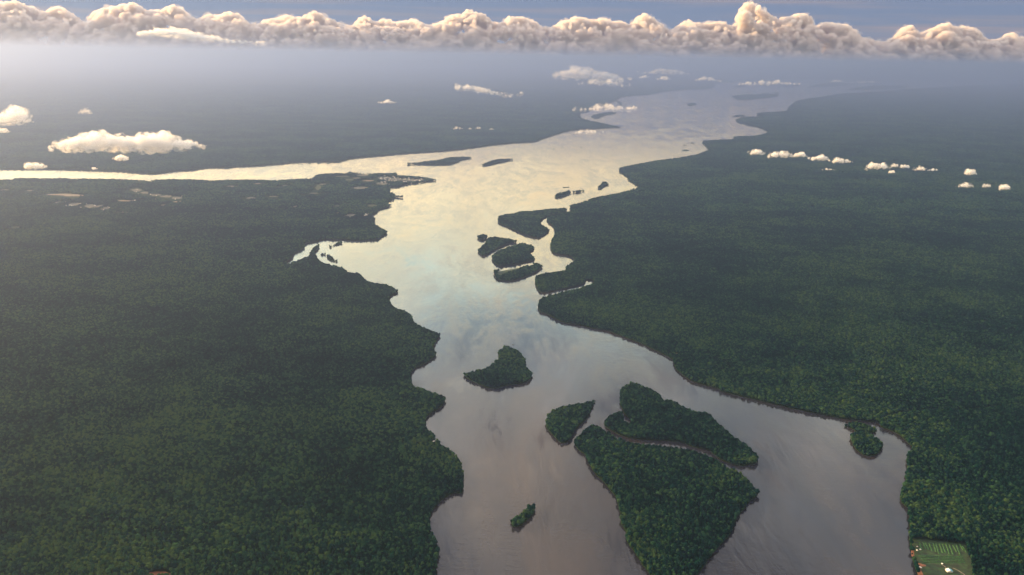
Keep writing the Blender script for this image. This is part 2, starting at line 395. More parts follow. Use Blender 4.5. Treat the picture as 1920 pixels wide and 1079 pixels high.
# tiny far islets: centre, width, height in the photo
for cx_, cy__, w_, h_, lb in [(1298.6,268,7,3.4,'tiny dark islet nearest the far right bank'),(1285,272,6,2.2,'tiny low islet between two others off the far right bank'),(1286,281.5,14,4,'twin-humped tiny islet off the far right bank'),(1432,203,6.5,1.8,'tiny islet below the large far island'),(1559.5,169.5,7,1.6,'tiny islet in the farthest narrow channel'),(1038,279,3,1.8,'speck of an islet in mid reach, left of two'),(1054.6,276.5,4,2.2,'speck of an islet in mid reach beyond two others'),(1090,276,3,1.8,'speck of an islet in mid reach, right of two'),(563,307.5,10,2.8,'tiny islet leftmost of the row in the side river'),(580.5,306,5,2,'tiniest islet of the row in the side river'),(601.7,305.3,13,2.6,'dark middle islet of the row in the side river'),(615.5,305.5,7,2,'small islet beside the middle one in the side river'),(631,304.3,14,2.4,'long islet at the right end of the row in the side river'),(426.6,315.3,8,2,'islet alone against the far shore of the side river')]:
    ISLANDS.append(('tiny', lb, [(cx_ + w_ / 2 * math.cos(a) * (1 + 0.15 * math.sin(3 * a + cx_)), cy__ + h_ / 2 * math.sin(a)) for a in np.linspace(0, 2 * math.pi, 9)[:-1]]))

def off(G, extra_end=None):
    return G
GA = shoreline(LEFT_BANK, closed=False, ccw=True)
GA = np.vstack([[(-30000, GA[0, 1] + 300)], [(-12000, GA[0, 1] - 60)], GA, [(GA[-1, 0] - 60, 1500), (GA[-1, 0] - 200, -3000), (-30000, -3000)]])
GB = shoreline(NORTH_BANK, closed=False, step=2.0, ccw=False)
GB = np.vstack([[(-140000, 148000)], [(-140000, GB[0, 1] + 1500)], [(-20000, GB[0, 1])], GB, [(142000, 104000), (142000, 148000)]])
GC = shoreline(EAST_BANK, closed=False, ccw=True, step=2.5)
GC = np.vstack([[(142000, 97000)], GC, [(GC[-1, 0] + 40, 1500), (GC[-1, 0] + 200, -3000), (142000, -3000)]])

def land_mesh(name, G, label, top=1.5):
    tris = tessellate_polygon([[Vector((p[0], p[1], 0)) for p in G]])
    n = len(G)
    v = [(p[0], p[1], top) for p in G] + [(p[0], p[1], -1.0) for p in G]
    area = np.sum(G[:, 0] * np.roll(G[:, 1], -1) - np.roll(G[:, 0], -1) * G[:, 1])
    fs = []
    for a, b, c in tris:
        A, B, C = G[a], G[b], G[c]
        cr = (B[0] - A[0]) * (C[1] - A[1]) - (B[1] - A[1]) * (C[0] - A[0])
        fs.append((a, b, c) if cr > 0 else (a, c, b))
    for i in range(n):
        j = (i + 1) % n
        fs.append((i, i + n, j + n, j) if area > 0 else (j, j + n, i + n, i))
    return tag(mesh_obj(name, v, fs, LAND), label, kind='structure')

land_mesh('left_bank_ground', GA, 'forest floor of the near left river bank')
land_mesh('north_bank_ground', GB, 'hazy flat land beyond the side river')
land_mesh('right_bank_ground', GC, 'forest floor of the right river bank')
LANDS = [('left', 'dense rainforest covering the near left bank', GA), ('north', 'hazy rainforest plain beyond the side river', GB), ('east', 'dense rainforest covering the right bank', GC)]
for key, lb, px in ISLANDS:
    G = shoreline(px, True, 3.0, rough=0.0 if key in ('tiny', 'flat') else 0.8)
    land_mesh('island_ground', G, 'ground of the ' + lb)
    LANDS.append((key, lb, G))

# the river: one sheet to the horizon
W_ = 148500.0
tag(mesh_obj('river', [(-142000, -4000, 0), (142500, -4000, 0), (142500, W_, 0), (-142000, W_, 0)], [(0, 1, 2, 3)], WATER), 'broad calm river running away to the horizon', kind='structure')

# ------------------------------------------------------------------ clearings (kept free of trees)
FARM = np.array([ground(*p) for p in [(1708,1013),(1730,1012),(1760,1016),(1800,1020),(1812,1024),(1815,1040),(1822,1052),(1824,1079),(1826,1110),(1727,1110),(1722,1079),(1717,1061),(1711,1042)]])
TRAIL = [ground(*p) for p in [(1838,1048),(1852,1047),(1868,1051),(1884,1058),(1902,1063)]]
CLEAR = [FARM]
def blob(x, y, w, h, n=12, seed=0):
    r = random.Random(int(x * 7 + y * 13) + seed)
    pts = []
    for k in range(n):
        a = 2 * math.pi * k / n
        f = 0.75 + 0.5 * r.random()
        pts.append(ground(x + w / 2 * math.cos(a) * f, y + h / 2 * math.sin(a) * f))
    return np.array(pts)
def ribbon(pts, w):
    P = np.array(pts); T = np.gradient(P, axis=0)
    T /= np.linalg.norm(T, axis=1)[:, None] + 1e-9
    N = np.stack([-T[:, 1], T[:, 0]], 1)
    return np.vstack([P + N * w / 2, (P - N * w / 2)[::-1]])
CLEAR.append(ribbon(TRAIL, 9.0))
for cr in ([(812,650),(770,656),(715,653),(655,649),(600,652),(540,646)], [(818,832),(775,835),(725,833),(680,838),(640,848),(600,850)], [(1652,788),(1690,777),(1740,771),(1800,772),(1860,766),(1925,758)], [(1165,622),(1230,600),(1290,596),(1350,580)], [(640,520),(560,545),(470,548),(380,565)]):
    CLEAR.append(ribbon(catmull([ground(*q) for q in cr], False, 60.0), 17.0))      # creeks hidden in the forest: lines without trees
EARTH = blob(297, 1079, 46, 12); CLEAR.append(EARTH)
SHACK = blob(813, 830, 10, 5); CLEAR.append(SHACK)
COVE = blob(1266, 665, 34, 4); CLEAR.append(COVE)
BEACH_FIELD = np.array([ground(*p) for p in [(931,514),(937,509.5),(950,507),(975,502.5),(1000,498),(1004,500),(982,505.5),(965,511),(948,516),(938,521.5),(933,523)]]); CLEAR.append(BEACH_FIELD)
# pale clearings of the settled left bank: x, y, width, height in the photo, kind
SPOTS = [(116,365.5,58,3.2,'sand'),(142,367.5,50,2.6,'sand'),(136,376.5,6,3,'sand'),(112,380,22,3,'pale'),(142,384,26,6,'pale'),(168,387,24,7,'pale'),(185,388,22,6,'pale'),(200,392,22,5,'pale'),(236,398,40,2,'pale'),(255,357,20,5,'pale'),(272,362,16,4,'pale'),(292,366,22,4,'pale'),(312,369,24,4,'pale'),(330,372,20,4,'pale'),(240,377,46,1.8,'sand'),(310,385,16,3,'pale'),(335,379,22,2.4,'sand'),(60,358,22,2,'pale'),(10,357,16,3,'pale'),(90,435,8,2.4,'pale'),(33,427,30,4,'grass'),(470,372,16,4,'pale'),(480,396.5,12,1.4,'sand'),(512,369,16,1.6,'pale'),(532,389.5,6,2,'pale'),(556,388,12,3,'pale'),(572,387,18,1.8,'grass'),(633,386.5,18,2.6,'grass'),(636,399,10,2.4,'sand'),(658,404,24,4,'pale'),(690,403,10,5,'pale'),(700,386,22,4,'grass'),(670,334.5,18,1.8,'sand'),(690,339.5,20,2.2,'sand'),(655,337.5,18,2.6,'grass'),(680,329,20,3,'pale'),(716,345,22,4,'pale'),(740,337,26,6,'pale'),(765,338,26,5,'pale'),(785,338,20,3.5,'pale'),(720,334,20,4,'pale'),(677,353,26,4,'pale'),(597,352,10,10,'grass'),(588,363,16,2,'pale'),(605,346,16,2,'pale'),(642,331,26,2,'grass'),(435,350,18,2.6,'pale'),(485,345,18,1.4,'sand'),(535,349,12,3,'pale')]
SPOTG = []
for x, y, w, h, k in SPOTS:
    g = blob(x, y, w, h); SPOTG.append((g, k)); CLEAR.append(g); CLEAR.append(g - np.array((0, 75.0))); CLEAR.append(g - np.array((0, 140.0)))

# ------------------------------------------------------------------ trees
def lump(bm, c, r, sub, seed, sq=1.0, amp=0.22, freq=0.35):
    res = bmesh.ops.create_icosphere(bm, subdivisions=sub, radius=1.0)
    off_ = Vector((seed * 3.7, seed * 1.3, seed * 2.1))
    for v in res['verts']:
        n = v.co.normalized()
        p = Vector((n.x * r, n.y * r, n.z * r * sq))
        k = 1 + amp * mnoise.noise(p * freq + off_) * 1.6
        v.co = Vector(c) + p * k
def crown_mesh(seed, sub0=2):
    """one broadleaf crown, 16 m across and about 22 m to its top, in billows with ragged sprays"""
    r = random.Random(seed)
    bm = bmesh.new()
    lump(bm, (0, 0, 12.5), 6.6, sub0, seed, 0.95)
    n = r.randint(7, 10)
    for k in range(n):
        a = 2 * math.pi * (k + r.random() * 0.7) / n
        d = r.uniform(3.2, 5.8)
        lump(bm, (d * math.cos(a), d * math.sin(a), r.uniform(11.5, 17.0) - d * 0.25), r.uniform(2.3, 3.9), 1, seed + k * 0.37, 0.85, 0.3, 0.6)
    for k in range(3):
        a = r.random() * 6.28
        lump(bm, (2.4 * math.cos(a), 2.4 * math.sin(a), r.uniform(16.5, 18.8)), r.uniform(2.4, 3.6), 1, seed + k * 0.77, 0.8, 0.3, 0.6)
    for k in range(90):                       # sprays of leaves standing off the surface
        a = r.random() * 6.28; e = r.uniform(-0.3, 1.45)
        R_ = r.uniform(6.6, 8.2)
        c = Vector((R_ * math.cos(a) * math.cos(e), R_ * math.sin(a) * math.cos(e), 12.8 + 0.95 * R_ * math.sin(e)))
        s = r.uniform(0.5, 1.1)
        u = Vector((r.uniform(-1, 1), r.uniform(-1, 1), r.uniform(-.6, .6))).normalized(); w = u.orthogonal().normalized()
        vs = [bm.verts.new(c + u * s), bm.verts.new(c + w * s), bm.verts.new(c - u * s), bm.verts.new(c - w * s)]
        bm.faces.new(vs)
    return bm
def bm_to_mesh(bm, name, mat):
    me = bpy.data.meshes.new(name); bm.to_mesh(me); bm.free()
    me.materials.append(mat)
    me.polygons.foreach_set('use_smooth', [True] * len(me.polygons))
    return me
CROWNS = [bm_to_mesh(crown_mesh(s), 'crown', LEAF) for s in (1, 2, 3, 4, 5, 6)]
def trunk_mesh():
    bm = bmesh.new()
    rings = [(0, 0.75), (1.2, 0.5), (6, 0.4), (11, 0.28), (14, 0.12)]
    prev = None
    for z, r_ in rings:
        ring = [bm.verts.new((r_ * math.cos(a), r_ * math.sin(a), z)) for a in np.linspace(0, 2 * math.pi, 8)[:-1]]
        if prev:
            for i in range(7): bm.faces.new((prev[i], prev[(i + 1) % 7], ring[(i + 1) % 7], ring[i]))
        prev = ring
    for k in range(5):                        # limbs into the crown
        a = k * 1.26; b = Vector((0, 0, 8 + k * 0.7)); e = b + Vector((3.2 * math.cos(a), 3.2 * math.sin(a), 3.4))
        s = Vector((math.sin(a), -math.cos(a), 0)) * 0.13
        q = [bm.verts.new(b + s), bm.verts.new(b - s), bm.verts.new(b + Vector((0, 0, .3))), bm.verts.new(e)]
        bm.faces.new((q[0], q[1], q[3])); bm.faces.new((q[1], q[2], q[3])); bm.faces.new((q[2], q[0], q[3]))
    return bm_to_mesh(bm, 'trunk', BARK)
TRUNK = trunk_mesh()
def patch_mesh(seed):
    """a 90 m square of canopy, 64 crowns"""
    r = random.Random(seed)
    bm = bmesh.new(); vals = []
    for i in range(8):
        for j in range(8):
            n0 = len(bm.verts)
            s = r.uniform(0.75, 1.25) * (1.25 if r.random() < 0.08 else 1)
            lump(bm, ((i - 3.5) * 11.25 + r.uniform(-4, 4), (j - 3.5) * 11.25 + r.uniform(-4, 4), 11.5 * s + r.uniform(-1.5, 1.5)), 7.6 * s, 1, seed + i * 0.61 + j * 0.29, 0.8, 0.35, 0.25)
            vals += [r.random()] * (len(bm.verts) - n0)
    me = bm_to_mesh(bm, 'canopy_patch', LEAF)
    at = me.attributes.new('rnd', 'FLOAT', 'POINT'); at.data.foreach_set('value', vals)
    return me
PATCHES = [patch_mesh(s) for s in (21, 22, 23, 24)]
SOURCES = []
for i, me in enumerate(CROWNS + PATCHES):
    SOURCES.append(bpy.data.objects.new('canopy_source', me))     # never linked: only read by the node group

def forest_nodes():
    ng = bpy.data.node_groups.new('forest', 'GeometryNodeTree')
    ng.interface.new_socket('Geometry', in_out='INPUT', socket_type='NodeSocketGeometry')
    ng.interface.new_socket('Geometry', in_out='OUTPUT', socket_type='NodeSocketGeometry')
    N, Lk = ng.nodes, ng.links
    gi, go = N.new('NodeGroupInput'), N.new('NodeGroupOutput')
    join = N.new('GeometryNodeJoinGeometry')
    for o in reversed(SOURCES):
        oi = N.new('GeometryNodeObjectInfo'); oi.inputs['Object'].default_value = o
        oi.inputs['As Instance'].default_value = False
        g2 = N.new('GeometryNodeGeometryToInstance')
        Lk.new(oi.outputs['Geometry'], g2.inputs[0]); Lk.new(g2.outputs[0], join.inputs[0])
    iop = N.new('GeometryNodeInstanceOnPoints')
    iop.inputs['Pick Instance'].default_value = True
    def attr(name, typ):
        a = N.new('GeometryNodeInputNamedAttribute'); a.data_type = typ; a.inputs[0].default_value = name
        return a.outputs[0]
    Lk.new(gi.outputs[0], iop.inputs['Points'])
    Lk.new(join.outputs[0], iop.inputs['Instance'])
    Lk.new(attr('variant', 'INT'), iop.inputs['Instance Index'])
    cb = N.new('ShaderNodeCombineXYZ'); Lk.new(attr('turn', 'FLOAT'), cb.inputs[2])
    e2r = N.new('FunctionNodeEulerToRotation'); Lk.new(cb.outputs[0], e2r.inputs[0])
    Lk.new(e2r.outputs[0], iop.inputs['Rotation'])
    Lk.new(attr('size', 'FLOAT_VECTOR'), iop.inputs['Scale'])
    Lk.new(iop.outputs[0], go.inputs[0])
    return ng
FOREST = forest_nodes()

def vnoise(P, scale, seed):
    """cheap smooth value noise on arrays"""
    q = P / scale
    i = np.floor(q).astype(np.int64); f = q - i
    f = f * f * (3 - 2 * f)
    def h(a, b):
        n = (a * 374761393 + b * 668265263 + seed * 1442695041) & 0x7fffffff
        n = ((n ^ (n >> 13)) * 1274126177) & 0x7fffffff
        return ((n ^ (n >> 16)) & 0xffff) / 65535.0
    a, b = i[:, 0], i[:, 1]
    return ((h(a, b) * (1 - f[:, 0]) + h(a + 1, b) * f[:, 0]) * (1 - f[:, 1]) + (h(a, b + 1) * (1 - f[:, 0]) + h(a + 1, b + 1) * f[:, 0]) * f[:, 1])

def grid(y0, y1, sp, half=0.64):
    ys = np.arange(y0, y1, sp)
    rows = []
    for y in ys:
        w = half * y + 150
        rows.append(np.stack([np.arange(-w, w, sp), np.full(len(np.arange(-w, w, sp)), y)], 1))
    P = np.vstack(rows)
    return P + rng.uniform(-0.46, 0.46, P.shape) * sp
NEAR, MID = 6200.0, 9000.0
cand = np.vstack([grid(1950, NEAR, 8.4), grid(NEAR, MID, 11.0)])
cs = np.where(cand[:, 1] < NEAR, 0.80, 1.0)
pc1 = grid(MID, 22000, 84.0)
pc2 = grid(22000, 44000, 170.0)

allpts = {k: [] for k in range(len(LANDS))}
def add(k, P, sx, sz, var, z=1.0):
    allpts[k].append((P, sx, sz, var, np.full(len(P), z)))
def not_cleared(P):
    ok = np.ones(len(P), bool)
    for c in CLEAR:
        lo, hi = c.min(0) - 1, c.max(0) + 1
        m = np.where((P[:, 0] > lo[0]) & (P[:, 0] < hi[0]) & (P[:, 1] > lo[1]) & (P[:, 1] < hi[1]) & ok)[0]
        if len(m): ok[m[inside(c, P[m])]] = False
    return ok
ok = not_cleared(cand); cand, cs = cand[ok], cs[ok]
for k, (key, lb, G) in enumerate(LANDS):
    lo, hi = G.min(0), G.max(0)
    def within(P):
        m = np.where((P[:, 0] > lo[0]) & (P[:, 0] < hi[0]) & (P[:, 1] > lo[1]) & (P[:, 1] < hi[1]))[0]
        r = np.zeros(len(P), bool)
        if len(m): r[m] = inside(G, P[m])
        return r
    if key == 'flat': continue
    m = within(cand)
    if m.any():
        P = cand[m]; n = len(P)
        low = vnoise(P, 140.0, 3) * 0.6 + vnoise(P, 420.0, 5) * 0.4
        s = cs[m] * rng.uniform(0.72, 1.12, n) * (0.72 + 0.58 * low)
        s = s * {'inlet': 0.6, 'tiny': 0.42, 'pair': 0.75, 'double': 0.85}.get(key.rstrip('23'), 1.0)
        em = rng.random(n) < 0.07
        s = np.where(em, s * rng.uniform(1.2, 1.55, n), s)
        add(k, P, s * rng.uniform(0.88, 1.12, n), s ** 0.6 * rng.uniform(0.82, 1.15, n), rng.integers(0, 6, n))
    for pc, half, sc_ in ((pc1, 46.0, 1.0), (pc2, 95.0, 2.0)):
        m = within(pc)
        if not m.any(): continue
        P = pc[m]
        keep = np.ones(len(P), bool)
        for dx, dy in ((1, 1), (1, -1), (-1, 1), (-1, -1), (1.2, 0), (-1.2, 0), (0, 1.2), (0, -1.2)):
            keep &= within(P + np.array((dx, dy)) * half)
            keep &= not_cleared(P + np.array((dx, dy)) * half * 0.6)
        P = P[keep]; n = len(P)
        if n: add(k, P, np.full(n, sc_), rng.uniform(0.85, 1.15, n), rng.integers(6, 10, n))
    # the wooded edge: shrubs to the water near by, single crowns along every shore far off
    A, B = G, np.roll(G, -1, 0)
    seg = np.linalg.norm(B - A, axis=1); mid = (A + B) / 2
    vis = (mid[:, 1] > 1950) & (mid[:, 1] < 60000) & (np.abs(mid[:, 0]) < 0.66 * mid[:, 1] + 200) & (seg < 3000)
    rep, base, inn = [], [], []
    for a, b, L_, m_ in zip(A[vis], B[vis], seg[vis], mid[vis]):
        nrm = np.array((-(b - a)[1], (b - a)[0])) / (L_ + 1e-9)
        d = m_[1]
        def sp(count, depth, tag_):
            t = rng.random(count)[:, None]
            w = (rng.random(count) * 2 - 1)[:, None] * depth
            rep.append(a + (b - a) * t + nrm * w); base.append(np.full(count, tag_))
        if d < 9000: sp(int(np.ceil(L_ / 3.0)), 9.0, 0)
        else: sp(int(np.ceil(L_ * 75 / (210 if d < 22000 else 600))), 75.0 if d < 22000 else 150.0, 1 if d < 22000 else 2)
    if rep:
        P = np.vstack(rep); tg = np.concatenate(base)
        m = within(P) & not_cleared(P); P, tg = P[m], tg[m]; n = len(P)
        s = np.where(tg == 0, rng.uniform(0.28, 0.62, n), np.where(tg == 1, rng.uniform(0.75, 1.2, n), rng.uniform(1.1, 1.6, n)))
        if key == 'tiny': s = s * 0.42
        if n: add(k, P, s * np.where(tg == 0, 0.9, 1.1), s * np.where(tg == 2, 0.8, 1.0) , rng.integers(0, 6, n), 0.6)

# the 300 trees that show largest stand alone as objects; the rest of each land's cover is one mass
def project(P, z):
    q = np.stack([P[:, 0], P[:, 1], np.full(len(P), z - H)], 1)
    f = q @ np.array(F); return 960 + FPX * (q @ np.array(RI)) / f, 539.5 - FPX * (q @ np.array(UI)) / f, f
best = []
merged = {}
for k, lst in allpts.items():
    if not lst: continue
    P = np.vstack([a[0] for a in lst]); sx = np.concatenate([a[1] for a in lst]); sz = np.concatenate([a[2] for a in lst])
    var = np.concatenate([a[3] for a in lst]); z = np.concatenate([a[4] for a in lst])
    merged[k] = [P, sx, sz, var, z, rng.uniform(0, 6.283, len(P))]
    u, v, f = project(P, 14.0)
    m = np.where((u > 4) & (u < 1916) & (v < 1072) & (v > 0) & (var < 6) & (P[:, 1] < 3500))[0]
    for i in m: best.append((-sx[i] * (0.6 + 0.4 * sz[i]) / f[i], k, i))
best.sort()
best = best[:300]
chosen = {}
for _, k, i in best: chosen.setdefault(k, []).append(i)
TREE_LABEL = {'left': ('tall emergent rainforest tree on the near left bank', 'big emergent trees of the left bank'), 'east': ('tall emergent rainforest tree on the near right bank', 'big emergent trees of the right bank'), 'large': ('tall emergent rainforest tree on the largest island', 'big emergent trees of the largest island'),
              'oblong': ('tall tree on the small oblong islet', 'trees of the oblong islet'), 'split': ('tall emergent tree on the long notched island', 'big trees of the notched island'), 'double': ('tall tree on the smaller upper islet off the near right bank', 'trees of the upper touching islet'), 'double2': ('tall tree on the rounder lower islet off the near right bank', 'trees of the lower touching islet'), 'wedge': ('tall tree on the wedge shaped island', 'trees of the wedge island')}
n_inst = 0
WOODS = []
for k, (P, sx, sz, var, z, turn) in merged.items():
    key, lb, G = LANDS[k]
    drop = np.zeros(len(P), bool)
    for i in chosen.get(k, []):
        drop[i] = True
        root = empty('rainforest_tree', (P[i, 0], P[i, 1], 1.4), float(turn[i]))
        root.scale = (sx[i], sx[i], sz[i])
        l_, g_ = TREE_LABEL.get(key, ('tall tree on the ' + lb, 'trees of the ' + lb))
        tag(root, l_, 'tree', g_)
        for nm, me in (('crown', CROWNS[var[i]]), ('trunk', TRUNK)):
            o = bpy.data.objects.new(nm, me); col.objects.link(o); o.parent = root
    P, sx, sz, var, z, turn = [a[~drop] for a in (P, sx, sz, var, z, turn)]
    n = len(P); n_inst += n
    me = bpy.data.meshes.new('rainforest')
    me.vertices.add(n)
    me.vertices.foreach_set('co', np.column_stack([P, z]).astype(np.float32).ravel())
    a = me.attributes.new('variant', 'INT', 'POINT'); a.data.foreach_set('value', var.astype(np.int32))
    a = me.attributes.new('turn', 'FLOAT', 'POINT'); a.data.foreach_set('value', np.where(var < 6, turn, np.round(turn) * math.pi / 2 + 0.3).astype(np.float32))
    a = me.attributes.new('size', 'FLOAT_VECTOR', 'POINT'); a.data.foreach_set('vector', np.column_stack([sx, sx, sz]).astype(np.float32).ravel())
    o = bpy.data.objects.new('rainforest', me); col.objects.link(o)
    tag(o, lb if k < 3 else 'rainforest on the ' + lb, kind='stuff')
    WOODS.append(o)
print('INSTANCES', n_inst)

# ------------------------------------------------------------------ haze
HAZE_TOP = H + 240.0
def make_haze():
    t = NT('haze_air')
    v = t.n('ShaderNodeVolumePrincipled', ins={'Color': (0.210, 0.278, 0.505, 1), 'Density': 0.000042, 'Anisotropy': 0.73})
    t.t.links.new(v.outputs[0], t.out.inputs['Volume'])
    return t.m
x0, x1, y0, y1, z0 = -143000, 143500, -5000, 150000, -2.5
hv = [(x, y, z) for z in (z0, HAZE_TOP) for y in (y0, y1) for x in (x0, x1)]
haze = mesh_obj('haze', hv, [(0, 2, 3, 1), (4, 5, 7, 6), (0, 1, 5, 4), (2, 6, 7, 3), (0, 4, 6, 2), (1, 3, 7, 5)], make_haze())
tag(haze, 'pale blue evening haze over the whole landscape', kind='stuff')
# ------------------------------------------------------------------ clouds
def make_cloud_mat(name, mfp, colr=(0.97, 0.965, 0.96), aniso=0.3):
    t = NT(name)
    v = t.n('ShaderNodeVolumePrincipled', ins={'Color': (*colr, 1), 'Density': 1.0 / mfp, 'Anisotropy': aniso})
    t.t.links.new(v.outputs[0], t.out.inputs['Volume'])
    return t.m

def make_torn_mat(name, mfp, size, lo=0.36, hi=0.60, step=0.35, colr=(0.97, 0.965, 0.96)):
    """small cloud air, thinning into torn shreds"""
    t = NT(name)
    p = t.n('ShaderNodeTexCoord').outputs['Object']
    n = t.noise(p, 1.0 / size, 5, 0.62, 0.4)
    d = t.math('MULTIPLY', t.maprange(n, lo, hi), 1.0 / mfp)
    v = t.n('ShaderNodeVolumePrincipled', ins={'Color': (*colr, 1), 'Density': d, 'Anisotropy': 0.35})
    t.t.links.new(v.outputs[0], t.out.inputs['Volume'])
    t.m.cycles.volume_step_rate = step
    return t.m

def place(x, y, D):
    d = ray(x, y); t = D / d.y
    return Vector((d.x * t, D, H + d.z * t))

def horizon_y(x):
    return 539.5 - FPX * math.tan(PITCH) + (x - 960) * math.tan(ROLL)

def tri_mesh(name, V, T):
    me = bpy.data.meshes.new(name)
    me.vertices.add(len(V)); me.vertices.foreach_set('co', V.astype(np.float32).ravel())
    me.loops.add(len(T) * 3); me.loops.foreach_set('vertex_index', T.astype(np.int32).ravel())
    me.polygons.add(len(T)); me.polygons.foreach_set('loop_start', np.arange(0, len(T) * 3, 3, dtype=np.int32))
    me.update(calc_edges=True)
    return me
def sphere(sub):
    bm = bmesh.new(); bmesh.ops.create_icosphere(bm, subdivisions=sub, radius=1.0)
    bm.verts.index_update()
    V = np.array([v.co[:] for v in bm.verts]); T = np.array([[v.index for v in f.verts] for f in bm.faces]); bm.free()
    return V, T
SPHERES = [sphere(1), sphere(2), sphere(3)]
def noise3(P, seed):
    i = np.floor(P).astype(np.int64); f = (P - i); f = f * f * f * (f * (f * 6 - 15) + 10)
    def h(a, b, c):
        n = (a * 374761393 + b * 668265263 + c * 2147483647 + seed * 1442695041) & 0x7fffffff
        n = ((n ^ (n >> 13)) * 1274126177) & 0x7fffffff
        n = ((n ^ (n >> 15)) * 668265263) & 0x7fffffff
        return ((n ^ (n >> 16)) & 0xffff) / 65535.0
    x, y, z = i[:, 0], i[:, 1], i[:, 2]; u, v, w = f[:, 0], f[:, 1], f[:, 2]
    def lx(b, c): return h(x, b, c) * (1 - u) + h(x + 1, b, c) * u
    def ly(c): return lx(y, c) * (1 - v) + lx(y + 1, c) * v
    return ly(z) * (1 - w) + ly(z + 1) * w
def billow(P, seed):
    return 1 - np.abs(noise3(P, seed) * 2 - 1) * 1.8

def cloud_mesh(name, balls, voxel, disp, mat, label=None, cat=None, group=None, kind=None, disp_scale=None, zmin=None):
    """balls: (centre, rx, ry, rz) in metres, fused into one billowed skin"""
    org = Vector(balls[0][0]); vs, fs, n0 = [], [], 0
    for c, rx, ry, rz in balls:
        sv, sf = SPHERES[2 if rx > 14 * voxel else 1]
        vs.append(sv * np.array((rx, ry, rz)) + np.array(Vector(c) - org)); fs.append(sf + n0); n0 += len(sv)
    me = tri_mesh('tmp', np.vstack(vs), np.vstack(fs))
    tmp = bpy.data.objects.new('tmp', me); col.objects.link(tmp)
    m = tmp.modifiers.new('r', 'REMESH'); m.mode = 'VOXEL'; m.voxel_size = voxel; m.adaptivity = 0
    dg = bpy.context.evaluated_depsgraph_get()
    me2 = bpy.data.meshes.new_from_object(tmp.evaluated_get(dg))
    bpy.data.objects.remove(tmp); bpy.data.meshes.remove(me)
    n = len(me2.vertices)
    co = np.empty(n * 3, np.float32); me2.vertices.foreach_get('co', co); co = co.reshape(-1, 3)
    no = np.empty(n * 3, np.float32); me2.vertices.foreach_get('normal', no); no = no.reshape(-1, 3)
    s1 = disp_scale or disp * 4
    q = co / s1
    # billows: rounded bulges with creases between them, at several sizes
    dv = 0.5 * billow(q, 1) + 0.3 * billow(q * 2.3 + 5.3, 2) + 0.2 * billow(q * 5.1 + 1.7, 3) - 0.45
    co2 = co + no * (dv * disp)[:, None]
    if zmin is not None:
        zz = co2[:, 2] + org.z
        co2[:, 2] = np.where(zz < zmin, zmin + (zz - zmin) * 0.15, zz) - org.z
    me2.vertices.foreach_set('co', co2.astype(np.float32).ravel())
    me2.polygons.foreach_set('use_smooth', [True] * len(me2.polygons))
    me2.name = name
    me2.materials.clear(); me2.materials.append(mat)
    me2.update()
    o = bpy.data.objects.new(name, me2); o.location = org; col.objects.link(o)
    return tag(o, label, cat, group, kind)

crnd = random.Random(5)
TOPS = [(-120,20),(-60,14),(0,6),(30,4),(60,14),(85,24),(110,10),(130,22),(150,36),(162,45),(172,24),(190,17),(205,12),(222,14),(240,5),(258,9),(275,20),(300,21),(325,9),(340,16),(352,28),(370,36),(392,28),(410,30),(430,23),(448,26),(465,42),(482,45),(500,38),(515,37),(540,27),(556,33),(575,30),(590,21),(606,28),(622,38),(640,44),(660,50),(672,36),(687,30),(700,38),(712,40),(725,35),(742,43),(755,40),(775,37),(790,42),(806,48),(822,44),(838,34),(852,26),(864,28),(872,24),(880,15),(890,24),(908,26),(922,40),(938,46),(950,30),(968,34),(985,32),(1000,40),(1015,50),(1035,52),(1048,44),(1062,38),(1080,32),(1095,36),(1110,38),(1130,36),(1150,40),(1165,42),(1180,50),(1192,34),(1205,26),(1220,30),(1240,46),(1256,60),(1268,50),(1290,37),(1305,44),(1322,46),(1340,40),(1356,44),(1372,50),(1384,22),(1392,8),(1402,3),(1415,8),(1430,16),(1446,30),(1458,36),(1475,33),(1490,29),(1508,26),(1520,32),(1530,52),(1545,45),(1565,44),(1585,46),(1600,56),(1620,72),(1645,79),(1665,78),(1680,62),(1695,50),(1710,47),(1722,64),(1740,56),(1758,48),(1775,44),(1795,52),(1815,50),(1832,60),(1850,76),(1868,76),(1884,66),(1900,60),(1915,72),(1945,66),(1990,58),(2040,70)]
TX = np.array([t[0] for t in TOPS], float); TY = np.array([t[1] for t in TOPS], float)
def top(x): return float(np.interp(x, TX, TY))
xs_ = np.arange(-130, 2050, 2.0); tops_ = np.interp(xs_, TX, TY)
def fit(x, r):
    """lowest centre so that a ball of radius r at x stays under the traced skyline"""
    m = np.abs(xs_ - x) < r
    return float(np.max(tops_[m] + np.sqrt(np.maximum(r * r - (xs_[m] - x) ** 2, 0)))) if m.any() else top(x) + r
D0 = 158000.0
balls = []
def base_y(x): return horizon_y(x) + 4 + 9 * math.sin(x * 0.021) * math.sin(x * 0.0083 + 1)
def ball(x, y, r, D, sq=1.0):
    k = D / FPX
    balls.append((place(x, y, D), r * k, r * k * 1.1, r * k * sq))
x = -110.0
while x < 2030:
    r = crnd.uniform(9, 17); yc = fit(x, r)
    ball(x, yc, r, D0 + crnd.uniform(4000, 9000))
    x += r * 0.75
x = -110.0
while x < 2030:
    r = crnd.uniform(4, 8); yc = fit(x, r) - 0.5
    ball(x, yc, r, D0 + crnd.uniform(3500, 8500))
    x += r * crnd.uniform(0.7, 1.3)
x = -110.0
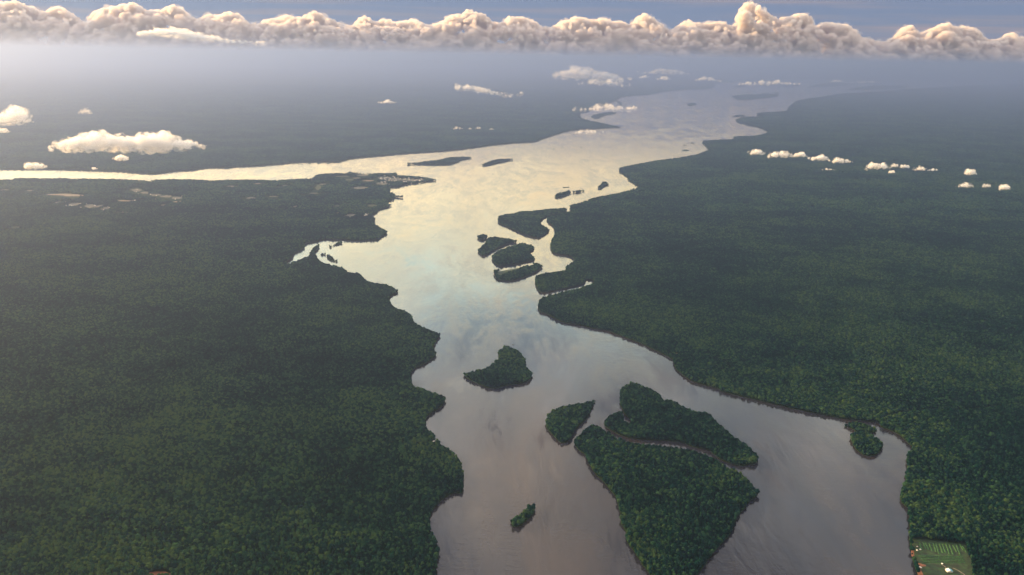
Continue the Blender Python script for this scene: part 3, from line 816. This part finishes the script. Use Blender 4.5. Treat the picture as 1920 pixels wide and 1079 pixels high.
while x < 2030:                                   # the body below the skyline, bulging towards the viewer
    t0, b0 = top(x), base_y(x)
    for k in range(5):
        f = crnd.uniform(0.25, 1.0)
        r = crnd.uniform(6, 15) * (0.8 + 0.3 * f)
        y = max(t0 + (b0 - t0) * f, fit(x, r))
        ball(x + crnd.uniform(-6, 6), min(y, b0 + 4), r, D0 + 5000 * (1 - f) - crnd.uniform(0, 2500))
    x += 9
x = -110.0
while x < 2030:                                   # small knobs all over the near faces
    t0, b0 = top(x), base_y(x)
    for k in range(3):
        f = crnd.uniform(0.1, 0.9); r = crnd.uniform(2.8, 6.0)
        ball(x + crnd.uniform(-4, 4), max(t0 + (b0 - t0) * f, fit(x, r)), r, D0 + 5000 * (1 - f) - crnd.uniform(1500, 3800))
    x += 7
BANK = make_cloud_mat('cumulus_air', 380.0, (0.83, 0.785, 0.775), 0.2)
bank = cloud_mesh('cloud_bank', balls, 175.0, 640.0, BANK, 'long bank of sunlit cumulus heaps along the horizon', kind='stuff', disp_scale=1900.0)


shell = [(c, rx * 1.08 + 200, ry * 1.05, rz * 1.06 + 150) for c, rx, ry, rz in balls if rx > 700]
veil_ = cloud_mesh('cloud_veil', shell, 330.0, 900.0, make_torn_mat('cumulus_fringe', 1500.0, 2600.0, 0.46, 0.68, 0.04, (0.83, 0.79, 0.78)), None, disp_scale=2600.0)
veil_.parent = bank; veil_.location = veil_.location - bank.location

def puffs(x0, x1, yt, yb, n, seed, tilt=0.0, env=None, ragged=1.0):
    """billow centres for one small cloud in photo pixels: (x, y, r): heaps, smaller knobs on them, torn scraps at the ends"""
    r = random.Random(seed); out = []
    w, h = x1 - x0, yb - yt
    for k in range(n):
        t = (k + r.random()) / n
        e = env(t) if env else (math.sin(math.pi * min(max(t, 0.02), 0.98)) ** 0.6)
        hh = h * e * r.uniform(0.6, 1.0)
        rad = max(hh * 0.46, h * 0.12)
        x, y = x0 + w * (0.06 + 0.88 * t), yb - rad - h * 0.10 * r.random() + tilt * (t - 0.5)
        out.append((x, y, rad))
        for j in range(3):
            a = r.uniform(-0.4, 3.5); q = rad * r.uniform(0.3, 0.55)
            out.append((x + rad * 0.85 * math.cos(a), y - rad * 0.8 * math.sin(a), q))
    for k in range(int(4 * ragged)):
        t = r.choice((r.uniform(-0.06, 0.06), r.uniform(0.94, 1.06), r.random()))
        out.append((x0 + w * t, yb - h * r.uniform(0.0, 0.45) + tilt * (t - 0.5), h * r.uniform(0.04, 0.08)))
    return out
def small_cloud(x0, x1, yt, yb, label, seed, n=10, alt=650.0, mfp=None, flat=1.0, tilt=0.0, env=None, D=None, group='small low clouds', extra=None, long=1.0, name='cloud', dens=0.24):
    xm = (x0 + x1) / 2
    if D is None: D = (H - alt) * FPX / (yb - horizon_y(xm))
    k = D / FPX
    bl = []
    for i, (x, y, r) in enumerate(puffs(x0, x1, yt, yb, n, seed, tilt, env) + (extra or [])):
        bl.append((place(x, y, D + random.Random(seed * 31 + i).uniform(-1, 1) * r * k), r * k * 1.2 * long, r * k * 1.3, r * k * flat))
    hgt = (yb - yt) * k
    vox = max(hgt / 22, (x1 - x0) * k / 280)
    f = mfp or hgt * dens
    core = [(c, rx * 0.86, ry * 0.86, rz * 0.86) for c, rx, ry, rz in bl]
    o = cloud_mesh(name, core, vox, hgt * 0.28, make_torn_mat('cloud_air', f * 0.55, hgt * 0.38), label, 'cloud', group, disp_scale=hgt * 0.5)
    sh = [(c + Vector((0, 0, -0.05 * hgt)), rx * 1.25 + 0.06 * hgt, ry * 1.25, rz * 1.15 + 0.05 * hgt) for c, rx, ry, rz in bl]
    fr = cloud_mesh('fringe', sh, vox * 1.4, hgt * 0.36, make_torn_mat('cloud_fringe', f * 1.1, hgt * 0.30, 0.47, 0.66))
    fr.parent = o; fr.location = fr.location - o.location
    return o

def c3env(t): return np.interp(t, [0, .1, .25, .4, .55, .7, .75, .85, 1], [.45, .8, 1, .8, .85, 1, .6, .6, .3])
small_cloud(100, 408, 245, 282, 'largest bright low cloud, long and heaped, above the left channel', 1, 44, env=c3env)
small_cloud(-14, 60, 199, 231, 'ragged glowing cloud cut by the left edge', 2, 9, mfp=90)
small_cloud(-10, 18, 240, 249, 'small bright puff at the left edge below the ragged cloud', 3, 4)
small_cloud(45, 89, 302, 316, 'bright double-humped puff on the far shore of the left channel', 4, 7, env=lambda t: [.6, 1, .6, .9, .7, .4][min(int(t * 6), 5)])
small_cloud(214, 241, 290, 301, 'small pale puff under the largest low cloud', 5, 5)
small_cloud(172, 182, 313, 318, 'tiny puff against the shore of the left channel', 6, 3)
small_cloud(145, 173, 199, 214, 'thin wisp between the edge cloud and the cloud bank', 7, 5, mfp=260)
small_cloud(850, 972, 150, 177, 'slender kinked cloud over the dark plain', 8, 12, flat=0.6, tilt=18, env=lambda t: .35 + .25 * math.sin(3.1 * t), mfp=120)
small_cloud(711, 741, 186, 194, 'little pink cloud alone over the dark plain', 9, 5, flat=0.7)
small_cloud(1030, 1176, 122, 150, 'broad glowing cloud, the biggest over the far plain', 10, 20, flat=0.75, tilt=8, env=lambda t: np.interp(t, [0, .3, .6, 1], [.3, 1, .8, .35]))
small_cloud(1085, 1180, 146, 161, 'ragged lower fringe beneath the broad glowing cloud', 28, 10, flat=0.6, tilt=5, mfp=170)
small_cloud(1200, 1299, 127, 140, 'flat bright streak right of the broad glowing cloud', 11, 12, flat=0.6, tilt=2)
small_cloud(1300, 1352, 143, 152, 'short flat streak before the far reach', 12, 8, flat=0.55)
small_cloud(1198, 1216, 141, 147, 'tiny puff under the flat bright streak', 13, 3)
small_cloud(1232, 1255, 142, 150, 'small puff under the right end of the flat bright streak', 14, 4)
small_cloud(1372, 1498, 149, 160, 'bright spindle shaped cloud over the head of the river', 15, 16, flat=0.65, env=lambda t: np.interp(t, [0, .3, .7, 1], [.25, .8, 1, .35]))
small_cloud(1080, 1200, 190, 208, 'low cloud draped over the far cove', 16, 15, flat=0.8, env=lambda t: np.interp(t, [0, .2, .45, .6, 1], [.25, .45, 1, .6, .65]), mfp=110)
small_cloud(1074, 1128, 241, 252, 'faint low cloud lying on the water by the spit', 17, 8, mfp=150)
for i, (x, y, w, h) in enumerate([(858, 240, 20, 6), (881, 241, 7, 4), (897, 240, 12, 5), (922, 242, 10, 4)]):
    small_cloud(x - w / 2, x + w / 2, y - h / 2, y + h / 2, ['longest puff of the tiny row over the dark plain', 'smallest speck of the tiny row over the dark plain', 'bright middle puff of the tiny row over the dark plain', 'puff at the right end of the tiny row over the dark plain'][i], 30 + i, 4, mfp=60, group='row of tiny puffs over the dark plain')
ROW = [(1420,284,30,13,'first puff at the left end of the row over the right bank'),(1461,287.5,48,16,'widest puff of the row over the right bank, second from its left end'),(1499,289,27,11,'thin sloping puff third from the left in the row over the right bank'),(1539,295,40,13,'plump puff fourth from the left in the row over the right bank'),(1577,300,43,12,'lopsided puff in the middle of the row over the right bank'),(1553,317,24,5,'faint low wisp under the middle of the row over the right bank'),(1646,308,42,17,'tallest puff of the row over the right bank'),(1678,310,15,8,'wispy tail right of the tallest puff of the row'),(1672,322,14,6,'small puff below the tallest puff of the row'),(1697,311,17,9,'little round puff right of the tallest puff of the row'),(1726,315,24,10,'puff with a trailing wisp to its right in the row'),(1749,318,24,6,'trailing wisp toward the right end of the row'),(1819,322,21,12,'lone bright puff at the right end of the row'),(1811,347,34,10,'pale torn wisp below the lone bright puff'),(1850,347,15,9,'faint small wisp below right of the lone bright puff'),(1883,350,19,12,'bright puff nearest the right edge')]
for i, (x, y, w, h, lb) in enumerate(ROW):
    small_cloud(x - w / 2, x + w / 2, y - h / 2, y + h / 2, lb, 50 + i, 6, group='row of fair weather puffs over the right bank', flat=0.8, mfp=(h * 4.6 * 0.5 if ('wisp' in lb) else None))
# the bright lens streak stands above the haze, before the cloud bank
small_cloud(246, 420, 49, 74, 'brilliant white lens shaped streak in front of the cloud bank', 70, 18, flat=0.42, tilt=14, D=100000.0, env=lambda t: np.interp(t, [0, .3, .7, 1], [.3, 1, .8, .5]), extra=[(405 + 11 * i, 74 + 0.85 * i, 4.2 - 0.25 * i) for i in range(9)], long=1.5)

small_cloud(1556, 1584, 149, 154, 'short glowing streak right of the spindle shaped cloud', 71, 6, flat=0.5)
small_cloud(1595, 1652, 151, 156, 'long thin glowing streak toward the right edge', 72, 9, flat=0.4, mfp=90)

# ------------------------------------------------------------------ clearings, fields, beaches
SAND = plain('pale_sand', (0.17, 0.14, 0.10), 0.9, 0.5, 0.05)
PALE = plain('bare_pale_ground', (0.075, 0.080, 0.055), 0.9, 0.7, 0.03)
GRASS = plain('meadow_grass', (0.011, 0.034, 0.006), 0.9, 0.7, 0.06)
CROP = plain('crop_leaves', (0.016, 0.075, 0.010), 0.8, 0.6, 0.3)
EARTHM = plain('red_earth', (0.20, 0.080, 0.040), 0.9, 0.35, 0.08)
TRACKM = plain('dusty_track', (0.17, 0.15, 0.11), 0.9, 0.25, 0.1)
WHITE = plain('white_sheet_metal', (0.74, 0.74, 0.72), 0.5, 0.08, 0.6)
BLUE = plain('blue_sheet_metal', (0.10, 0.36, 0.50), 0.5, 0.12, 0.6)
GREYM = plain('weathered_zinc', (0.38, 0.38, 0.37), 0.6, 0.25, 0.4)
RUST = plain('rusty_zinc', (0.30, 0.17, 0.11), 0.7, 0.3, 0.4)
WOOD = plain('grey_boards', (0.26, 0.21, 0.16), 0.85, 0.25, 0.8)
PAINT = plain('cream_paint', (0.58, 0.54, 0.45), 0.7, 0.12, 0.5)
DARK = plain('dark_opening', (0.02, 0.02, 0.02), 0.7, 0.1, 1.0)

def sheet(name, G, mat, label, z=1.54, thick=0.5, parent=None):
    tris = tessellate_polygon([[Vector((p[0], p[1], 0)) for p in G]])
    n = len(G); fs = []
    for a, b, c in tris:
        A, B, C = G[a], G[b], G[c]
        fs.append((a, b, c) if (B[0] - A[0]) * (C[1] - A[1]) - (B[1] - A[1]) * (C[0] - A[0]) > 0 else (a, c, b))
    ar = np.sum(G[:, 0] * np.roll(G[:, 1], -1) - np.roll(G[:, 0], -1) * G[:, 1])
    for i in range(n):
        j = (i + 1) % n
        fs.append((i, i + n, j + n, j) if ar > 0 else (j, j + n, i + n, i))
    v = [(p[0], p[1], z) for p in G] + [(p[0], p[1], z - thick) for p in G]
    o = mesh_obj(name, v, fs, mat, parent)
    return tag(o, label, kind='structure') if parent is None else o

for i, (g, k) in enumerate(SPOTG):
    sheet('clearing_ground', g, {'sand': SAND, 'pale': PALE, 'grass': GRASS}[k], {'sand': 'strip of pale bare sand in the settled forest', 'pale': 'pale bare clearing with scattered houses', 'grass': 'bright green meadow clearing'}[k], z=1.53 + 0.004 * i)
field = sheet('farm_field', FARM, GRASS, 'green farm clearing at the water in the near right corner')
sheet('red_earth_ground', EARTH, EARTHM, 'patch of bare red earth in the forest at the bottom edge')
sheet('beach_field_ground', BEACH_FIELD, GRASS, 'grassy clearing across the lobed island')
sheet('beach', np.array([ground(*p) for p in [(925,507),(929,505.5),(933,508),(932.5,515),(934,524),(930,523),(926,515)]]), SAND, 'sandy tip of the lobed island', z=1.0, thick=1.6)
sheet('beach', np.array([ground(*p) for p in [(1135,614.5),(1141,612),(1150,612.5),(1151,617),(1146,617.5),(1140,616)]]), SAND, 'small pinkish beach on the right bank', z=1.56, thick=2.2)
sheet('clearing_ground', COVE, SAND, 'pale landing clearing at the bend of the right bank', z=1.8)
sheet('clearing_ground', SHACK, PALE, 'little landing on the near left bank', z=1.6)
sheet('path', ribbon(TRAIL, 4.0), TRACKM, 'pale track through the forest behind the farm', z=1.56)
sheet('path', ribbon([ground(*p) for p in [(1767,1061),(1771,1063),(1775,1067.5)]], 3.0), TRACKM, 'short pale footpath above the farmhouse', z=1.57)
sheet('path', ribbon([ground(*p) for p in [(1786,1066),(1795,1070),(1806,1077),(1812,1082)]], 3.0), TRACKM, 'pale path running down from the farmhouse', z=1.58)
sheet('river_bank_earth', np.array([ground(*p) for p in [(1706,1012),(1709,1012),(1713,1030),(1714,1042),(1719,1056),(1736,1060.5),(1736,1063),(1724,1063.5),(1731,1079),(1734,1100),(1728,1100),(1721,1079),(1716,1061),(1709,1042),(1708,1027)]]), EARTHM, 'strip of orange earth along the farm shore', z=1.59, thick=2.4)

# crop rows, each its own hedge-like strip of leaves
def crop_row(a, b, w, h, seed):
    r = random.Random(seed); A, B = np.array(a), np.array(b)
    L_ = np.linalg.norm(B - A); T = (B - A) / L_; N = np.array((-T[1], T[0]))
    n = max(6, int(L_ / 3)); vs, fs = [], []
    for i in range(n + 1):
        c = A + T * L_ * i / n + N * r.uniform(-.5, .5)
        k = r.uniform(0.6, 1.15) * (0.3 if i in (0, n) else 1)
        for o_, z in ((-0.5, 0.05), (-0.38, 0.75), (0, 1.0), (0.38, 0.75), (0.5, 0.05)):
            q = c + N * w * o_ * r.uniform(0.8, 1.15)
            vs.append((q[0], q[1], 1.5 + h * z * k))
    for i in range(n):
        for j in range(4):
            fs.append((i * 5 + j, i * 5 + j + 1, (i + 1) * 5 + j + 1, (i + 1) * 5 + j))
    return vs, fs
hrow = random.Random(3)
for i in range(14):
    x = 1724 + 6.2 * i + hrow.uniform(-1, 1)
    a, b = ground(x, 1016 + i * 0.45 + hrow.uniform(0, 3)), ground(x + 5 + 0.25 * i, 1036 + 0.3 * i + hrow.uniform(-7, 4))
    v, f = crop_row(a, b, 5.0, 2.2, 300 + i)
    mesh_obj('crop_row', v, f, CROP, field)
for i in range(5):
    a, b = ground(1722 + i * 2, 1043 + i * 3.0), ground(1806 + i, 1045 + i * 2.8)
    v, f = crop_row(a, b, 4.0, 1.6, 340 + i)
    mesh_obj('crop_row', v, f, CROP, field)

# ------------------------------------------------------------------ buildings and boats
def box(vs, fs, x0, x1, y0, y1, z0, z1):
    n = len(vs)
    vs += [(x, y, z) for z in (z0, z1) for y in (y0, y1) for x in (x0, x1)]
    fs += [tuple(n + k for k in q) for q in ((0, 2, 3, 1), (4, 5, 7, 6), (0, 1, 5, 4), (2, 6, 7, 3), (0, 4, 6, 2), (1, 3, 7, 5))]
def slope(x0, z0, x1, z1, y0, y1, t=0.18):
    v = [(x0, y0, z0), (x1, y0, z1), (x1, y1, z1), (x0, y1, z0), (x0, y0, z0 + t), (x1, y0, z1 + t), (x1, y1, z1 + t), (x0, y1, z0 + t)]
    return v, [(0, 3, 2, 1), (4, 5, 6, 7), (0, 1, 5, 4), (1, 2, 6, 5), (2, 3, 7, 6), (3, 0, 4, 7)]
def house(px, py, w, d, h, label, wall, roofs, cat='house', group=None, rz=0.0, windows=2):
    """gabled house: walls with gables, two roof sheets, a door, windows"""
    g = ground(px, py)
    root = empty('house', (g[0], g[1], 1.55), rz)
    tag(root, label, cat, group)
    X, Y, rise = w / 2, d / 2, w * 0.2
    v = [(-X, -Y, 0), (X, -Y, 0), (X, Y, 0), (-X, Y, 0), (-X, -Y, h), (X, -Y, h), (X, Y, h), (-X, Y, h), (0, -Y, h + rise), (0, Y, h + rise)]
    mesh_obj('wall', v, [(0, 1, 5, 8, 4), (1, 2, 6, 5), (2, 3, 7, 9, 6), (3, 0, 4, 7), (0, 3, 2, 1)], wall, root)
    e = 0.7; dz = rise * e / X
    for s, m in ((-1, roofs[0]), (1, roofs[1])):
        vv, ff = slope(0, h + rise + 0.06, s * (X + e), h - dz + 0.06, -Y - e, Y + e)
        o = mesh_obj('roof', vv, ff, m, root)
    vs, fs = [], []; box(vs, fs, -0.5, 0.5, -Y - 0.06, -Y + 0.02, 0.1, 2.1); mesh_obj('door', vs, fs, WOOD, root)
    for k in range(windows):
        x = (k + 0.5) / windows * 2 * X * 0.8 - X * 0.8
        if abs(x) < 1: x += 1.6
        vs, fs = [], []; box(vs, fs, x - 0.5, x + 0.5, -Y - 0.05, -Y + 0.02, 1.0, 2.0); mesh_obj('window', vs, fs, DARK, root)
    return root
house(1779.3, 1072.5, 17, 14, 3.4, 'farmhouse with one white and one blue roof slope in the near right clearing', PAINT, (WHITE, BLUE), windows=4)
house(1725.3, 1066.5, 7, 6, 2.6, 'white roofed hut on the orange earth at the farm shore', WOOD, (WHITE, WHITE))
house(1719.5, 1034.0, 4, 4, 2.2, 'tiny pale shed by the crop rows, nearer the water of two', WOOD, (WHITE, GREYM), cat='shed', windows=1)
house(1725.2, 1032.5, 4, 4.5, 2.3, 'tiny pale shed by the crop rows, farther from the water of two', WOOD, (GREYM, WHITE), cat='shed', windows=1)
house(1766.6, 1059.2, 4, 4, 2.2, 'small white shed at the top of the short footpath', PAINT, (WHITE, WHITE), cat='shed', windows=1)
house(813.2, 829.5, 6, 6, 2.6, 'lone white hut at the landing on the near left bank', PAINT, (WHITE, WHITE))
house(1263, 665.2, 9, 7, 2.8, 'pale house at the landing on the bend of the right bank', PAINT, (WHITE, GREYM))
house(1273, 665.6, 8, 6, 2.6, 'rust roofed house beside the pale one on the bend of the right bank', WOOD, (RUST, RUST))
house(1719.8, 1027.0, 3.5, 3, 2.0, 'small grey boathouse on the bank by the crop rows', WOOD, (GREYM, GREYM), cat='shed', windows=1)

# the far town: small gabled houses, a few pixels each
def far_house(w, d, h, wall, roof):
    X, Y, r = w / 2, d / 2, w * 0.22
    v = [(-X, -Y, 0), (X, -Y, 0), (X, Y, 0), (-X, Y, 0), (-X, -Y, h), (X, -Y, h), (X, Y, h), (-X, Y, h), (0, -Y, h + r), (0, Y, h + r)]
    f = [(0, 1, 5, 8, 4), (1, 2, 6, 5), (2, 3, 7, 9, 6), (3, 0, 4, 7), (4, 8, 9, 7), (8, 5, 6, 9)]
    me = bpy.data.meshes.new('house'); me.from_pydata(v, [], f); me.materials.append(wall); me.materials.append(roof)
    for p in me.polygons: p.material_index = 1 if p.index >= 4 else 0
    return me
FAR = [far_house(10, 14, 6, PAINT, GREYM), far_house(9, 12, 5, WOOD, GREYM), far_house(14, 18, 7, WOOD, WHITE), far_house(10, 11, 5, PAINT, RUST)]
hr = random.Random(77)
def far_houses(area, n, label, group):
    """n houses inside photo box x0, x1, y0, y1"""
    x0, x1, y0, y1 = area
    for k in range(n):
        for _ in range(40):
            x, y = hr.uniform(x0, x1), hr.uniform(y0, y1)
            g = ground(x, y)
            if inside(GA, np.array([g, g]))[0]: break
        else: continue
        o = bpy.data.objects.new('house', hr.choice(FAR)); col.objects.link(o)
        o.location = (g[0], g[1], 1.6); o.rotation_euler = (0, 0, hr.choice((0.2, 0.2 + math.pi / 2)) + hr.uniform(-.1, .1))
        HOUSES.append(g)
        tag(o, label, 'house', group)
HOUSES = []
far_houses((712, 806, 328, 346), 120, 'small pale house among the crowded houses of the town on the left point', 'houses of the town on the left point')
far_houses((104, 212, 378, 396), 32, 'small pale house scattered in the clearings near the left edge', 'houses in the clearings near the left edge')
far_houses((250, 345, 354, 388), 24, 'small pale house strung along the settlement road left of centre', 'houses along the settlement road')
far_houses((640, 700, 392, 410), 18, 'small pale house in the shore settlement below the town', 'houses of the shore settlement below the town')

def boat(px, py, L_, label, rz):
    g = ground(px, py)
    root = empty('boat', (g[0], g[1], 0), rz); tag(root, label, 'boat')
    vs, fs = [], []
    st = [(-0.5, 0.34, 0.5), (-0.25, 0.5, 0.42), (0.1, 0.5, 0.42), (0.36, 0.28, 0.55), (0.5, 0.02, 0.75)]
    w = L_ * 0.24; hh = L_ * 0.13
    for t, b, s in st:
        vs += [(t * L_, -b * w, s * hh * 1.6), (t * L_, -b * w * 0.7, -0.3), (t * L_, b * w * 0.7, -0.3), (t * L_, b * w, s * hh * 1.6)]
    for i in range(4):
        for j in range(4):
            fs.append((i * 4 + j, i * 4 + (j + 1) % 4, (i + 1) * 4 + (j + 1) % 4, (i + 1) * 4 + j))
    fs += [(0, 1, 2, 3), (19, 18, 17, 16)]
    mesh_obj('hull', vs, fs, DARK, root)
    vs, fs = [], []; box(vs, fs, -0.38 * L_, -0.05 * L_, -w * 0.32, w * 0.32, hh * 0.6, hh * 2.0)
    mesh_obj('cabin', vs, fs, RUST, root)
boat(887, 374, 17, 'dark boat alone in the middle of the wide reach', 0.4)
boat(748, 387.5, 15, 'dark boat close to the left shore below the wooded spit', -0.3)
v_, f_ = SPHERES[1]
gk = ground(962, 647)
rk = mesh_obj('rock', [(p[0] * 5 * (1 + .2 * math.sin(i * 2.3)), p[1] * 3.5, p[2] * 2.2 * (1 + .2 * math.cos(i * 1.7))) for i, p in enumerate(v_)], [tuple(t) for t in f_], DARK)
rk.location = (gk[0], gk[1], 0.4); tag(rk, 'small dark rock in the water off the far end of the bird shaped island', 'rock')

for o in WOODS:
    md = o.modifiers.new('forest', 'NODES'); md.node_group = FOREST
